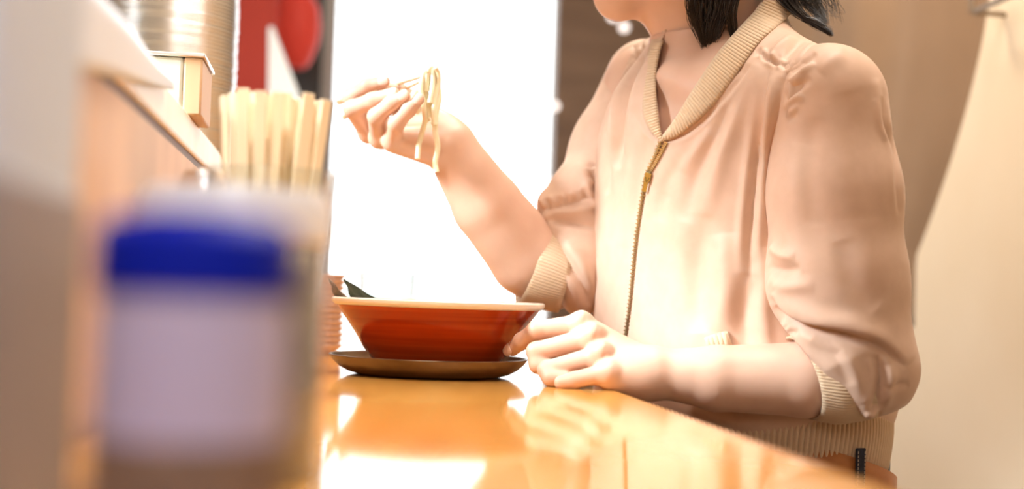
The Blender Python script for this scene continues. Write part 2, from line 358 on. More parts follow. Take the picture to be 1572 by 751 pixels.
def surface_net(f, lo, hi, h, B=20, slack=1.5, newton=2):
    lo = np.floor(np.asarray(lo)/h-3).astype(int); hi = np.ceil(np.asarray(hi)/h+3).astype(int)
    nb = np.ceil((hi-lo)/B).astype(int)
    gx = np.stack(np.meshgrid(*[np.arange(n) for n in nb], indexing='ij'), -1).reshape(-1, 3)
    cen = (lo + gx*B + B/2)*h
    dc = np.abs(np.concatenate([f(c) for c in np.array_split(cen, max(1, len(cen)//4000))]))
    act = gx[dc < 0.867*B*h*slack+h]
    S = np.array([hi-lo+B+4]).max()
    def gid(I): return ((I[..., 0]-lo[0]+1).astype(np.int64)*S + (I[..., 1]-lo[1]+1))*S + (I[..., 2]-lo[2]+1)
    loc = np.stack(np.meshgrid(*[np.arange(B+1)]*3, indexing='ij'), -1)
    ids, pos, quads = [], [], []
    for g in act:
        o = lo + g*B; X = (loc.reshape(-1, 3)+o)*h
        D = f(X).reshape(B+1, B+1, B+1); s = D < 0
        if s.all() or not s.any(): continue
        c = [(i, j, k) for i in (0, 1) for j in (0, 1) for k in (0, 1)]
        cnt = sum(s[i:B+i, j:B+j, k:B+k].astype(np.int8) for i, j, k in c)
        cell = np.argwhere((cnt > 0) & (cnt < 8))
        if len(cell):
            acc = np.zeros((len(cell), 3)); n = np.zeros(len(cell))
            vals = np.stack([D[cell[:, 0]+i, cell[:, 1]+j, cell[:, 2]+k] for i, j, k in c], 1); cc = np.array(c, float)
            for a in range(8):
                for bb in range(a+1, 8):
                    if np.abs(cc[a]-cc[bb]).sum() != 1: continue
                    va, vb = vals[:, a], vals[:, bb]; m = (va < 0) != (vb < 0)
                    t = np.where(m, va/(va-vb+1e-20), 0)
                    acc += np.where(m[:, None], cc[a]+t[:, None]*(cc[bb]-cc[a]), 0); n += m
            ids.append(gid(cell+o)); pos.append((cell+o+acc/n[:, None])*h)
        for ax in range(3):
            e = np.zeros(3, int); e[ax] = 1
            s0 = s[:B, :B, :B]; s1 = s[e[0]:B+e[0], e[1]:B+e[1], e[2]:B+e[2]]
            E = np.argwhere(s0 != s1)
            if not len(E): continue
            fl = s0[E[:, 0], E[:, 1], E[:, 2]]
            u = np.zeros(3, int); v = np.zeros(3, int); u[(ax+1) % 3] = 1; v[(ax+2) % 3] = 1
            G = E+o; q = np.stack([gid(G-u-v), gid(G-v), gid(G), gid(G-u)], 1)
            q[~fl] = q[~fl][:, ::-1]; quads.append(q)
    ids = np.concatenate(ids); pos = np.concatenate(pos); quads = np.concatenate(quads)
    ids, ix = np.unique(ids, return_index=True); V = pos[ix]
    qi = np.searchsorted(ids, quads); ok = (qi < len(ids)).all(1); qi = qi[ok]
    ok = (ids[qi] == quads[ok]).all(1); Q = qi[ok]
    for _ in range(newton):
        for ch in np.array_split(np.arange(len(V)), max(1, len(V)//6000)):
            X = V[ch]; d = f(X); e = h*0.5
            g = np.stack([(f(X+np.eye(3)[i]*e)-f(X-np.eye(3)[i]*e))/(2*e) for i in range(3)], 1)
            st = -d/np.maximum(np.einsum('ij,ij->i', g, g), 0.05)
            mv = g*st[:, None]; l = np.linalg.norm(mv, axis=1); mv *= np.minimum(1, h*0.8/np.maximum(l, 1e-9))[:, None]
            V[ch] = X+mv
    return V, Q
def vnormals(V, Q):
    a = V[Q[:, 2]]-V[Q[:, 0]]; b = V[Q[:, 3]]-V[Q[:, 1]]; n = np.cross(a, b); N = np.zeros_like(V)
    for i in range(4): np.add.at(N, Q[:, i], n)
    return N/np.maximum(np.linalg.norm(N, axis=1), 1e-12)[:, None]
def trace(f, px, py, d0=1.0, d1=1.75):
    r = ray(px, py); d = d0; L = np.linalg.norm(r)
    for _ in range(400):
        s = f((CAM+r*d)[None])[0]
        if s < 2e-4: break
        d += max(s*0.6, 1e-4)/L
        if d > d1: d = 1.41; break
    return CAM + r*d
def strokes(V, N, S):
    """cloth folds: each stroke is a crease or ridge that runs along the surface"""
    px, py, dd = project(V); toc = CAM-V; toc /= np.linalg.norm(toc, axis=1)[:, None]
    face = np.clip(np.einsum('ij,ij->i', N, toc)*3, 0, 1); disp = np.zeros(len(V))
    for pts, amp, r, kind in S:
        pts = catmull(np.array(pts, float), 6); a, b = pts[:-1], pts[1:]
        R = 4*r
        mk = np.where((px > pts[:, 0].min()-R) & (px < pts[:, 0].max()+R) & (py > pts[:, 1].min()-R) & (py < pts[:, 1].max()+R) & (face > 0))[0]
        if not len(mk): continue
        q = np.stack([px[mk], py[mk]], 1); best = np.full(len(mk), 1e9); sg = np.zeros(len(mk)); tt = np.zeros(len(mk))
        for i in range(len(a)):
            e = b[i]-a[i]; L2 = e@e+1e-9; t = np.clip(((q-a[i])@e)/L2, 0, 1); w_ = q-a[i]-t[:, None]*e
            dd_ = np.hypot(w_[:, 0], w_[:, 1]); u = dd_ < best
            best[u] = dd_[u]; sg[u] = np.sign(e[0]*w_[u, 1]-e[1]*w_[u, 0]); tt[u] = (i+t[u])/len(a)
        taper = np.clip(np.sin(np.pi*np.clip(tt, 0, 1)), 0, 1)**0.6
        x = best/r
        if kind == 'v': pr = -np.exp(-x*1.2) + 0.45*np.exp(-((x-1.6)/0.9)**2)
        elif kind == 'r': pr = np.exp(-x*x)
        elif kind == 'g': pr = -np.exp(-x*x)
        elif kind == 's': pr = (0.5+0.5*np.tanh(sg*x/0.45))*np.exp(-(x/2.4)**2) - 0.45*np.exp(-((sg*x+0.7)/0.7)**2)   # raised on the right-hand side
        disp[mk] += amp*0.001*pr*taper*face[mk]
    return V + N*disp[:, None]

# ------------------------------------------------------------------ person
U_ = random.uniform
LAT = np.array([0.45, -0.893, 0.0]); GF = np.array([-0.893, -0.45, 0.0])
TAB = [(20, 1108, .062, .060), (60, 1109, .075, .066), (100, 1114, .112, .084), (150, 1119, .148, .104), (210, 1122, .160, .119), (280, 1125, .166, .124), (350, 1127, .170, .126),
       (450, 1130, .176, .128), (560, 1135, .180, .128), (620, 1135, .178, .123), (640, 1135, .172, .117), (660, 1135, .163, .110)]
TAB = [(P(cx, y, 1.42)[2], P(cx, y, 1.42)[0], P(cx, y, 1.42)[1], a, b_) for y, cx, a, b_ in TAB][::-1]
TZ = np.array([t[0] for t in TAB]); TX = np.array([t[1] for t in TAB]); TY = np.array([t[2] for t in TAB]); TA = np.array([t[3] for t in TAB]); TB = np.array([t[4] for t in TAB])
zf = np.linspace(TZ[0], TZ[-1], 200)
def smooth_tab(y):
    g = np.interp(zf, TZ, y); k = np.hanning(21); k /= k.sum(); return np.convolve(np.pad(g, 10, mode='edge'), k, 'valid')
SX, SY, SA_, SB = map(smooth_tab, (TX, TY, TA, TB))
def torso(X, off=0.0):
    z = X[:, 2]; cx = np.interp(z, zf, SX); cy = np.interp(z, zf, SY); a = np.interp(z, zf, SA_)+off; b_ = np.interp(z, zf, SB)+off
    l = np.abs((X[:, 0]-cx)*LAT[0]+(X[:, 1]-cy)*LAT[1])/a; g = np.abs((X[:, 0]-cx)*GF[0]+(X[:, 1]-cy)*GF[1])/b_
    q = (l**2.3+g**2.3)**(1/2.3)
    d = (q-1)*np.minimum(a, b_)*0.9
    return np.maximum(np.maximum(d, TZ[0]-z), z-TZ[-1])
SH_N = P(1272, 160, 1.265); SH_F = P(990, 125, 1.56)
yoke = union([Prim(P(1125, 95, 1.40), SH_N+np.array([-.012, .01, 0]), .050, .052, .03), Prim(P(1100, 90, 1.44), SH_F, .046, .044, .03)])
def jacket_raw(X): return smin(torso(X), yoke(X), 0.025)
VPOLY = np.array([(1021, 217), (1011, 242), (998, 267), (995, 266), (1004, 242), (1014, 217), (1012, 180), (1007, 140), (1008, 100), (1018, 60), (1040, 10), (1060, -60), (1200, -60), (1170, 0), (1140, 42), (1102, 85), (1062, 145), (1035, 188)], float)
def polysd(q, poly):
    n = len(poly); best = np.full(len(q), 1e9); ins = np.zeros(len(q), bool)
    for i in range(n):
        a, b_ = poly[i], poly[(i+1) % n]; e = b_-a; t = np.clip(((q-a)@e)/(e@e), 0, 1); w_ = q-a-t[:, None]*e
        best = np.minimum(best, np.hypot(w_[:, 0], w_[:, 1]))
        c = (a[1] > q[:, 1]) != (b_[1] > q[:, 1]); xi = a[0]+(q[:, 1]-a[1])*e[0]/(e[1] if abs(e[1]) > 1e-9 else 1e-9)
        ins ^= c & (q[:, 0] < xi)
    return np.where(ins, -best, best)
def jacket_f(X):
    d = jacket_raw(X); mk = d < 0.04
    px, py, dd = project(X)
    mk &= (px > 980) & (px < 1230) & (py < 240) & (dd < 1.45)
    if mk.any():
        s = polysd(np.stack([px[mk], py[mk]], 1), VPOLY)*dd[mk]/F_PX
        d[mk] = np.maximum(d[mk], -s)
    return d
person = empty('person', (P(1148, 700, 1.42)[0], P(1148, 700, 1.42)[1], 0.0), 'person in a champagne zip jacket lifting noodles with chopsticks at the counter', 'person')
jk = None
V, Q = surface_net(jacket_f, [-0.02, 1.15, TZ[0]-0.01], [0.42, 1.70, TZ[-1]+0.02], 0.0021, newton=2)
N = vnormals(V, Q)
TORSO_S = [
 ([(1165, 90), (1140, 140), (1110, 230), (1085, 330)], 5, 14, 'r'), ([(1182, 100), (1172, 180), (1162, 260), (1152, 360), (1152, 430)], 7, 9, 'v'),
 ([(1188, 105), (1180, 160), (1168, 260), (1160, 400)], 5, 9, 'r'), ([(1200, 120), (1194, 180), (1180, 300)], 6, 8, 'v'),
 ([(1150, 100), (1118, 170), (1072, 260), (1050, 340)], 5, 13, 'g'), ([(1138, 112), (1098, 185), (1048, 265)], 4, 12, 'r'),
 ([(1105, 165), (1070, 220), (1025, 285), (1010, 340)], 4, 11, 'g'), ([(1090, 200), (1050, 250), (1020, 300)], 3, 9, 'r'), ([(1080, 330), (1068, 420), (1075, 510)], 6, 20, 'g'),
 ([(1110, 360), (1115, 440), (1105, 510)], 6, 20, 'r'), ([(1150, 420), (1140, 500), (1155, 560)], 6, 16, 'g'), ([(1178, 380), (1172, 470), (1180, 540)], 4, 12, 'r'),
 ([(988, 85), (964, 150), (948, 260)], 9, 7, 'g'), ([(975, 90), (950, 160), (938, 260)], 8, 7, 'r'), ([(960, 100), (938, 170), (931, 300)], 8, 6, 'v'), ([(1000, 80), (978, 150), (962, 240)], 6, 7, 'r'),
 ([(997, 100), (977, 180), (967, 280), (957, 380)], 4, 10, 'r'), ([(990, 210), (982, 280), (972, 340)], 2, 8, 'g'),
 ([(986, 170), (993, 197), (1011, 216)], 2.2, 4, 'v'), ([(1026, 216), (1062, 199), (1112, 152), (1162, 90)], 2.2, 4, 'v'),
 ([(1160, 76), (1180, 92), (1195, 98), (1215, 104)], 3.5, 4, 'v'), ([(1215, 104), (1206, 128), (1206, 160), (1198, 190)], 3.5, 4, 'v'),
 ([(1180, 90), (1198, 70), (1225, 50)], 4, 6, 'r'), ([(1198, 98), (1216, 74), (1242, 54)], 4, 5, 'g'), ([(1218, 100), (1240, 78), (1262, 62)], 4, 6, 'r'),
 ([(1175, 640), (1220, 628), (1290, 618)], 3, 10, 'g'), ([(1060, 610), (1120, 632), (1180, 640)], 4, 10, 'v'),
]
for i in range(8):
    t_ = i/7; x, y = 1164+50*t_, 79+25*t_; TORSO_S.append(([(x-5, y+9), (x, y), (x+5, y-8)], 2.2, 2.6, 'r' if i % 2 else 'g'))
for i in range(12):
    t_ = i/11; x, y = 996-58*t_+U_(-5, 5), 58+52*t_+U_(-6, 8); TORSO_S.append(([(x+U_(2, 8), y-U_(4, 9)), (x, y), (x-U_(0, 5), y+U_(6, 12))], U_(2, 3.5), 3.0, 'r' if i % 2 else 'g'))
V = strokes(V, N, TORSO_S)
jacket = mesh_obj('jacket', V, Q, m_jacket); put(jacket, person)

# sleeves
def cutline(p, q, dref):                 # plane through two image points; positive on the left of p->q
    A, B_ = P(*p, dref), P(*q, dref); n = np.cross(B_-A, A-CAM); n /= np.linalg.norm(n); return A, n
def sleeve_near(X):
    d = SN(X); c = (X-CN_A)@CN_N
    return -smin(-d, -c, 0.005)
SN = union(chain([P(1270, 158, 1.268), P(1280, 300, 1.256), P(1284, 430, 1.25), P(1300, 510, 1.243)], [.0545, .0575, .0600, .0560], .02)
           + chain([P(1300, 500, 1.243), P(1340, 568, 1.236)], [.050, .0400], .012)
           + [Prim(P(1350, 575, 1.238), P(1376, 602, 1.240), .030, .0130, .008)]
           + chain([P(1330, 560, 1.236), P(1255, 548, 1.238)], [.042, .036], .012)
           + [Prim(P(1300, 560, 1.216), P(1334, 632, 1.204), .028, .0065, .010)])
CN_A, CN_N = cutline((1200, 500), (1326, 648), 1.23)
if (P(1350, 450, 1.24)-CN_A)@CN_N > 0: CN_N = -CN_N
V, Q = surface_net(sleeve_near, SN.lo, SN.hi, 0.0019); N = vnormals(V, Q)
SL_S = [
 ([(1184, 452), (1205, 480), (1240, 498), (1300, 511), (1350, 528), (1394, 562)][::-1], 6, 9, 's'),
 ([(1185, 456), (1206, 483), (1240, 500), (1300, 513), (1350, 530), (1392, 563)], 6, 3.5, 'g'), ([(1186, 440), (1215, 468), (1260, 486), (1310, 496), (1365, 522)], 3, 13, 'r'),
 ([(1196, 496), (1203, 508), (1214, 503)], 4, 4, 'r'), ([(1188, 470), (1196, 486), (1199, 500)], 4, 5, 'g'), ([(1206, 500), (1214, 510), (1226, 510)], 3, 4, 'g'),
 ([(1345, 545), (1352, 575), (1348, 610), (1338, 636)], 6, 8, 'v'), ([(1366, 560), (1370, 590), (1358, 622)], 3, 9, 'r'),
 ([(1290, 540), (1312, 572), (1328, 620)], 4, 12, 'r'), ([(1250, 520), (1282, 545), (1308, 590)], 3, 9, 'g'), ([(1222, 512), (1262, 530), (1300, 540)], 2, 8, 'r'),
 ([(1360, 600), (1376, 592), (1396, 590)], 3, 6, 'g'),
 ([(1182, 380), (1200, 393), (1222, 396)], 4, 7, 'r'), ([(1180, 408), (1200, 415), (1230, 412)], 4, 7, 'g'), ([(1180, 430), (1205, 440), (1250, 440)], 3, 10, 'r'),
 ([(1212, 128), (1226, 114), (1250, 96)], 4, 6, 'r'), ([(1214, 112), (1232, 98), (1252, 82)], 4, 5, 'g'), ([(1210, 152), (1222, 136), (1244, 120)], 3.5, 6, 'g'), ([(1206, 168), (1216, 156), (1234, 146)], 3, 6, 'r'),
 ([(1352, 150), (1358, 190), (1374, 232), (1380, 330)], 4, 5, 'v'), ([(1345, 120), (1350, 170), (1362, 215)], 2.5, 6, 'r'),
 ([(1230, 220), (1220, 320), (1225, 420)], 3, 24, 'r'), ([(1300, 140), (1322, 230), (1332, 340)], 3, 28, 'g'), ([(1290, 370), (1310, 430), (1350, 470)], 3.5, 20, 'g'),
 ([(1258, 110), (1275, 92), (1300, 84)], 2.5, 12, 'r'), ([(1250, 180), (1240, 260), (1250, 350)], 2.5, 16, 'g'),
]
for i in range(9):
    y = 96+i*11; x = 1217-abs(i-3)*1.6; SL_S.append(([(x-2, y+2), (x+7, y-4), (x+16, y-11)], 1.6, 3.0, 'r' if i % 2 else 'g'))
V = strokes(V, N, SL_S)
slv = mesh_obj('sleeve', V, Q, m_jacket); slv.parent = jacket
SF = union(chain([P(992, 122, 1.56), P(948, 230, 1.54), P(912, 300, 1.515)], [.0455, .0490, .0440], .02)
           + chain([P(912, 300, 1.515), P(860, 325, 1.495), P(845, 318, 1.49)], [.042, .026, .014], .014)
           + chain([P(905, 315, 1.505), P(893, 400, 1.485), P(893, 458, 1.475)], [.046, .040, .017], .016)
           + chain([P(850, 345, 1.49), P(885, 425, 1.475)], [.020, .034], .016))
CF_A, CF_N = cutline((822, 318), (862, 485), 1.48)
if (P(920, 380, 1.48)-CF_A)@CF_N > 0: CF_N = -CF_N
def sleeve_far(X):
    return -smin(-SF(X), -((X-CF_A)@CF_N), 0.010)
V, Q = surface_net(sleeve_far, SF.lo, SF.hi, 0.0021); N = vnormals(V, Q)
SF_S = [([(818, 322), (850, 318), (885, 308), (922, 290)], 5, 8, 'v'), ([(840, 335), (880, 342), (925, 352)], 5, 7, 'v'), ([(850, 325), (890, 325), (925, 320)], 5, 7, 'r'),
        ([(850, 360), (868, 400), (895, 440), (905, 470)], 5, 9, 'v'), ([(870, 370), (895, 410), (910, 450)], 3, 10, 'r'),
        ([(905, 250), (915, 285), (922, 310)], 4, 6, 'v'), ([(885, 250), (900, 280), (905, 300)], 3, 7, 'r'), ([(925, 110), (950, 70), (985, 45)], 2, 6, 'v'), ([(935, 120), (955, 85), (990, 60)], 2, 6, 'r')]
for i in range(14):
    x = 826+i*7+random.uniform(-2.5, 2.5); y = 316-i*1.9+random.uniform(-3, 3); SF_S.append(([(x-2, y-random.uniform(4, 11)), (x+3, y), (x+random.uniform(-2, 4), y+random.uniform(5, 14))], random.uniform(1.4, 3), 3.0, 'r' if i % 2 else 'g'))
for i in range(9):
    x = 912+random.uniform(-6, 8); y = 250+i*9; SF_S.append(([(x-9, y), (x, y+3), (x+9, y)], 3, 2.6, 'r' if i % 2 else 'g'))
V = strokes(V, N, SF_S)
slf = mesh_obj('sleeve', V, Q, m_jacket); slf.parent = jacket
def jput(o): o.parent = jacket; return o

# ribbed bands
def band(name, rings, nrib, amp, n=360, m=m_rib, thick=0.0018):
    """loft through rings (centre, up half-vector, side half-vector) with fine ribs running along it"""
    th = np.arange(n*2)*np.pi/n; v = []
    for c, up, sd in rings:
        c, up, sd = map(np.asarray, (c, up, sd)); rr = 1+amp*np.sin(nrib*th)
        v.append(c + (np.cos(th)*rr)[:, None]*up + (np.sin(th)*rr)[:, None]*sd)
    k = len(rings); N_ = 2*n; V = np.concatenate(v); f = []
    i, j = np.meshgrid(np.arange(k-1), np.arange(N_), indexing='ij'); i, j = i.ravel(), j.ravel(); j2 = (j+1) % N_
    f = np.stack([i*N_+j, i*N_+j2, (i+1)*N_+j2, (i+1)*N_+j], 1)
    o = mesh_obj(name, V, f, m); md = o.modifiers.new('solid', 'SOLIDIFY'); md.thickness = thick; md.offset = 0; return o
def lerp_rings(keys, n):
    out = []; ts = np.linspace(0, len(keys)-1, n)
    for t in ts:
        i = min(int(t), len(keys)-2); s = t-i; out.append(tuple((1-s)*np.asarray(keys[i][q])+s*np.asarray(keys[i+1][q]) for q in range(3)))
    return out
def ring_px(c, top, near, dn):           # ring through image points: centre, its top and its nearest point
    C_ = P(*c); return (C_, P(top[0], top[1], c[2])-C_, P(near[0], near[1], c[2]-dn)-C_)
o = band('cuff', lerp_rings([ring_px((1229, 581, 1.238), (1213, 519), (1258, 588), .036), ring_px((1262, 583, 1.237), (1240, 516), (1290, 592), .040), ring_px((1320, 585, 1.236), (1300, 530), (1340, 594), .038)], 10), 84, 0.010)
jput(o)
o = band('cuff', lerp_rings([ring_px((814, 402, 1.484), (836, 342), (822, 412), .041), ring_px((838, 412, 1.484), (858, 352), (846, 420), .043), ring_px((868, 424, 1.482), (880, 370), (872, 430), .040)], 8), 84, 0.010)
jput(o)
hem_keys = []
for y, gr in ((622, 1.06), (636, 1.085), (660, 1.085), (690, 1.065), (706, 1.05)):
    z = P(1148, y, 1.285)[2]; tl = 0.022*(y-622)/84
    hem_keys.append((np.array([SX[0], SY[0], z-.2*tl]), LAT*SA_[0]*gr+np.array([0, 0, .25*tl]), GF*SB[0]*gr*1.02+np.array([0, 0, tl])))
o = band('hem_band', lerp_rings(hem_keys, 10), 170, 0.0065, 900); jput(o)

# collar
neckcone = union([Prim(P(1112, 110, 1.425), P(1118, -25, 1.435), .070, .066, .02)])
def collar_sd(X): return smin(jacket_raw(X), neckcone(X), 0.02)
def ribbon(name, outer, inner, n, k, off, ribs, m, parentf, thick=0.002, fn=None, far_end=0):
    O_ = catmull(outer, 20); I_ = catmull(inner, 20)
    def resamp(c):
        s = np.concatenate([[0], np.cumsum(np.linalg.norm(np.diff(c, axis=0), axis=1))]); t = np.linspace(0, s[-1], n)
        return np.stack([np.interp(t, s, c[:, i]) for i in range(2)], 1)
    O_, I_ = resamp(O_), resamp(I_); fn = fn or collar_sd; V = np.zeros((n, k, 3))
    ctrl = np.zeros((25, k, 3)); ix = np.linspace(0, n-1, 25).astype(int)
    for a, i in enumerate(ix):
        for j in range(k):
            q = O_[i]+(I_[i]-O_[i])*j/(k-1); ctrl[a, j] = trace(fn, *q)
    for j in range(k):
        for c in range(3): V[:, j, c] = np.interp(np.arange(n), ix, ctrl[:, j, c])
    toc = CAM-V; toc /= np.linalg.norm(toc, axis=2)[..., None]
    prof = np.sin(np.linspace(0.25, np.pi-0.25, k))
    V = V + toc*(off*prof[None, :, None] + 0.0009*np.sin(np.arange(n)*2*np.pi*ribs/n)[:, None, None])
    f = np.array([(i*k+j, i*k+j+1, (i+1)*k+j+1, (i+1)*k+j) for i in range(n-1) for j in range(k-1)])
    if far_end:                          # the band runs on behind the neck
        t = np.clip((np.linspace(0, 1, n)-.72)/.28, 0, 1)[:, None, None]; dist = ((V-CAM)@FW)[..., None]; V = CAM+(V-CAM)/dist*(dist+(far_end-dist)*t)
    o = mesh_obj(name, V.reshape(-1, 3), f, m); md = o.modifiers.new('solid', 'SOLIDIFY'); md.thickness = thick; md.offset = 0
    return parentf(o)
ribbon('collar', [(1016, 217), (1045, 206), (1095, 162), (1140, 100), (1168, 62), (1215, 20), (1222, -10)], [(1019, 207), (1036, 184), (1063, 140), (1102, 82), (1140, 38), (1172, 2), (1182, -25)], 560, 7, 0.005, 62, m_rib, jput)
ribbon('collar', [(1014, 217), (996, 196), (987, 165), (989, 115), (1000, 66), (1012, 40), (1030, 16)], [(1017, 216), (1011, 180), (1007, 140), (1008, 105), (1017, 66), (1030, 44), (1050, 20)], 420, 5, 0.005, 50, m_rib, jput, far_end=1.49)

# zipper
zl = catmull([(1014, 217), (1004, 243), (992, 270), (983, 320), (976, 370), (971, 420), (966, 470), (959, 522), (955, 560)], 30)
zr = catmull([(1023, 220), (1010, 245), (995, 270)], 30)
def hit_line(c, m):
    s = np.concatenate([[0], np.cumsum(np.linalg.norm(np.diff(c, axis=0), axis=1))]); t = np.linspace(0, s[-1], m)
    q = np.stack([np.interp(t, s, c[:, i]) for i in range(2)], 1); return q, np.array([trace(jacket_raw, *p) for p in q])
tb = MB(); nrmz = (CAM - P(980, 380, 1.36)); nrmz /= np.linalg.norm(nrmz)
q, hp = hit_line(zl, 120)
def teeth(hp, sgn):
    for i in range(len(hp)-1):
        t = hp[i+1]-hp[i]; L = np.linalg.norm(t); t /= L; s = np.cross(t, nrmz); s /= np.linalg.norm(s)
        side = (sgn if sgn else (1 if i % 2 else -1)); c = hp[i]+nrmz*0.0028+s*side*0.0008
        tb.box(c, t*L*0.27, s*0.0017, nrmz*0.0012)
teeth(hp, 0); q2, hp2 = hit_line(zr, 20); teeth(hp2, 1)
o = tb.build('zipper_teeth', m_tooth, None, False); jput(o); o['kind'] = 'stuff'
zt = MB(); zt.tube(hp+nrmz*0.0006, 0.0015, 8); zt.tube(hp2+nrmz*0.0006, 0.0013, 8); jput(zt.build('zipper_tape', m_tape))
pm = MB(); A, B_ = trace(jacket_raw, 995, 268)+nrmz*0.0045, trace(jacket_raw, 988, 296)+nrmz*0.0055
t = (B_-A); L = np.linalg.norm(t); t /= L; s = np.cross(t, nrmz)
pm.box(A+t*0.003, t*0.0042, s*0.0032, nrmz*0.0016); pm.box(A+t*0.001+nrmz*0.002, t*0.0022, s*0.0012, nrmz*0.0014)
pm.box(A+t*0.0115+nrmz*0.001, t*0.0062, s*0.0022, nrmz*0.0008); pm.tube([A+t*0.004+nrmz*0.003+s*0.0018, A+t*0.0085+nrmz*0.003, A+t*0.004+nrmz*0.003-s*0.0018], 0.0006, 6)
o = pm.build('zipper_pull', m_brass, None, True, 0.0004); jput(o); o['label'] = 'small brass zipper pull'
# pocket welt
ribbon('pocket_welt', [(1083, 519), (1100, 513), (1116, 509)], [(1090, 541), (1106, 537), (1123, 533)], 120, 5, 0.004, 5, m_rib, jput, 0.003, jacket_raw)

# belt, loop and trousers
def tring(c, a, b_, tilt): return (c, LAT*a, GF*b_+np.array([0, 0, tilt]))
bc = P(1150, 742, 1.415); bc[2] = P(1150, 722, 1.26)[2]-.012
def belt_rings(g, z0, z1): return [(bc+np.array([0, 0, z0]), LAT*.170*g+np.array([0, 0, .012]), GF*.117*g+np.array([0, 0, .034])), (bc+np.array([0, 0, z1]), LAT*.170*g+np.array([0, 0, .012]), GF*.117*g+np.array([0, 0, .034]))]
th = np.arange(200)*2*np.pi/200
o = band('belt', lerp_rings(belt_rings(1.0, 0.012, -0.026), 4), 1, 0, 120, m_leather, 0.004); put(o, person); o['label'] = 'brown leather belt'
belt = o
def belt_pt(px_target):
    best = None
    for t_ in np.linspace(0, 2*np.pi, 720):
        c, up, sd = belt_rings(1.0, 0, 0)[0]; p = c+np.cos(t_)*up+np.sin(t_)*sd; x, y, d = project(p[None])
        if d[0] < 1.41 and (best is None or abs(x[0]-px_target) < best[0]): best = (abs(x[0]-px_target), p, t_, c)
    return best[1], best[3]
bp, c0 = belt_pt(1316); n_ = bp-c0; n_[2] = 0; n_ /= np.linalg.norm(n_); s_ = np.cross(n_, [0, 0, 1.]); s_ /= np.linalg.norm(s_)
lm = MB(); lm.box(bp+n_*0.0045+np.array([0, 0, -.006]), s_*0.0052, n_*0.0014, np.array([0, 0, 0.028])); lo_ = lm.build('belt_loop', m_denim, None, True, 0.001); put(lo_, person)
lm = MB()
for sg in (-1, 1):
    for i in range(14): lm.box(bp+n_*0.0060+s_*sg*0.0037+np.array([0, 0, .018-i*0.0036]), s_*0.0003, n_*0.0003, np.array([0, 0, 0.0012]))
o = lm.build('stitching', m_stitch, None, False); o.parent = lo_
hip = bc+np.array([0, 0, -.11]); kn = [hip+GF*.30+LAT*.09*s+np.array([0, 0, .00]) for s in (-1, 1)]
kn[0][2] = kn[1][2] = .52
pr = [Prim(bc+np.array([0, 0, .02])+LAT*.05, bc+np.array([0, 0, .02])-LAT*.05, .105, .105, .03), Prim(hip+LAT*.06, hip-LAT*.06, .115, .115, .05)]
for s, kk in zip((-1, 1), kn):
    pr += [Prim(hip+LAT*.085*s, kk, .085, .060, .04), Prim(kk, np.array([kk[0], kk[1]-0.02, .12]), .058, .045, .02)]
ft = union(pr); V, Q = surface_net(ft, ft.lo, ft.hi, 0.008, B=10)
put(mesh_obj('trousers', V, Q, m_denim), person)
for s, kk in zip((-1, 1), kn):
    pr = chain([np.array([kk[0], kk[1]-.02, .12]), np.array([kk[0], kk[1]-.02, .045]), np.array([kk[0], kk[1]-.02, .035])+GF*.15], [.040, .040, .033], .02)
    f_ = union(pr); V, Q = surface_net(lambda X, f_=f_: np.maximum(f_(X), .003-X[:, 2]), f_.lo, f_.hi, 0.006, B=10); put(mesh_obj('shoe', V, Q, m_black), person)

# ------------------------------------------------------------------ body (one continuous skin)
def finger(pts, radii): return chain([P(*p) for p in pts], radii, .004)
NEAR = [
 [[(892, 499, 1.288), (824, 507, 1.296), (801, 524, 1.308), (787, 536, 1.318)], [.0104, .0086, .0078, .0068]],
 [[(908, 519, 1.272), (823, 540, 1.282), (826, 560, 1.278), (846, 566, 1.272)], [.0102, .0087, .0079, .0070]],
 [[(922, 546, 1.254), (840, 568, 1.262), (846, 580, 1.256), (868, 582, 1.252)], [.0098, .0083, .0076, .0068]],
 [[(936, 571, 1.236), (882, 584, 1.238), (862, 588, 1.238)], [.0092, .0074, .0066]]]
NTH = [[(968, 566, 1.285), (905, 535, 1.318), (862, 520, 1.338), (835, 520, 1.345)], [.014, .0115, .0095, .0078]]
FARF = [
 [[(568, 192, 1.480), (538, 149, 1.450), (563, 132, 1.432), (590, 125, 1.425)], [.0100, .0084, .0072, .0060]],
 [[(566, 204, 1.455), (541, 167, 1.422), (573, 154, 1.404), (604, 144, 1.394)], [.0100, .0090, .0080, .0064]],
 [[(582, 212, 1.432), (578, 179, 1.394), (600, 160, 1.382), (621, 148, 1.376)], [.0098, .0088, .0078, .0063]],
 [[(602, 216, 1.412), (609, 189, 1.386), (628, 168, 1.377), (643, 153, 1.374)], [.0090, .0080, .0070, .0056]]]
FTH = [[(672, 200, 1.462), (640, 160, 1.470), (612, 142, 1.452), (590, 138, 1.440)], [.015, .0115, .0095, .0078]]
def hand_parts(fing, thumb, wrist, carp, kpalm):
    mets = [Prim(P(*c), P(*fg[0][0]), .0135, fg[1][0]*1.06, .010) for c, fg in zip(carp, fing)]
    fs = [union(finger(*fg)) for fg in fing] + [union(finger(*thumb))]
    palm = union(mets + kpalm)
    lo = np.minimum(palm.lo, np.min([f.lo for f in fs], axis=0)); hi = np.maximum(palm.hi, np.max([f.hi for f in fs], axis=0))
    def f(X):
        D = np.full(len(X), FAR); mk = np.all((X > lo-FAR) & (X < hi+FAR), axis=1)
        if mk.any():
            Y = X[mk]; d = fs[0](Y)
            for q in fs[1:]: d = smin(d, q(Y), .0012)
            D[mk] = smin(d, palm(Y), .006)
        return D
    f.lo, f.hi = lo, hi; return f
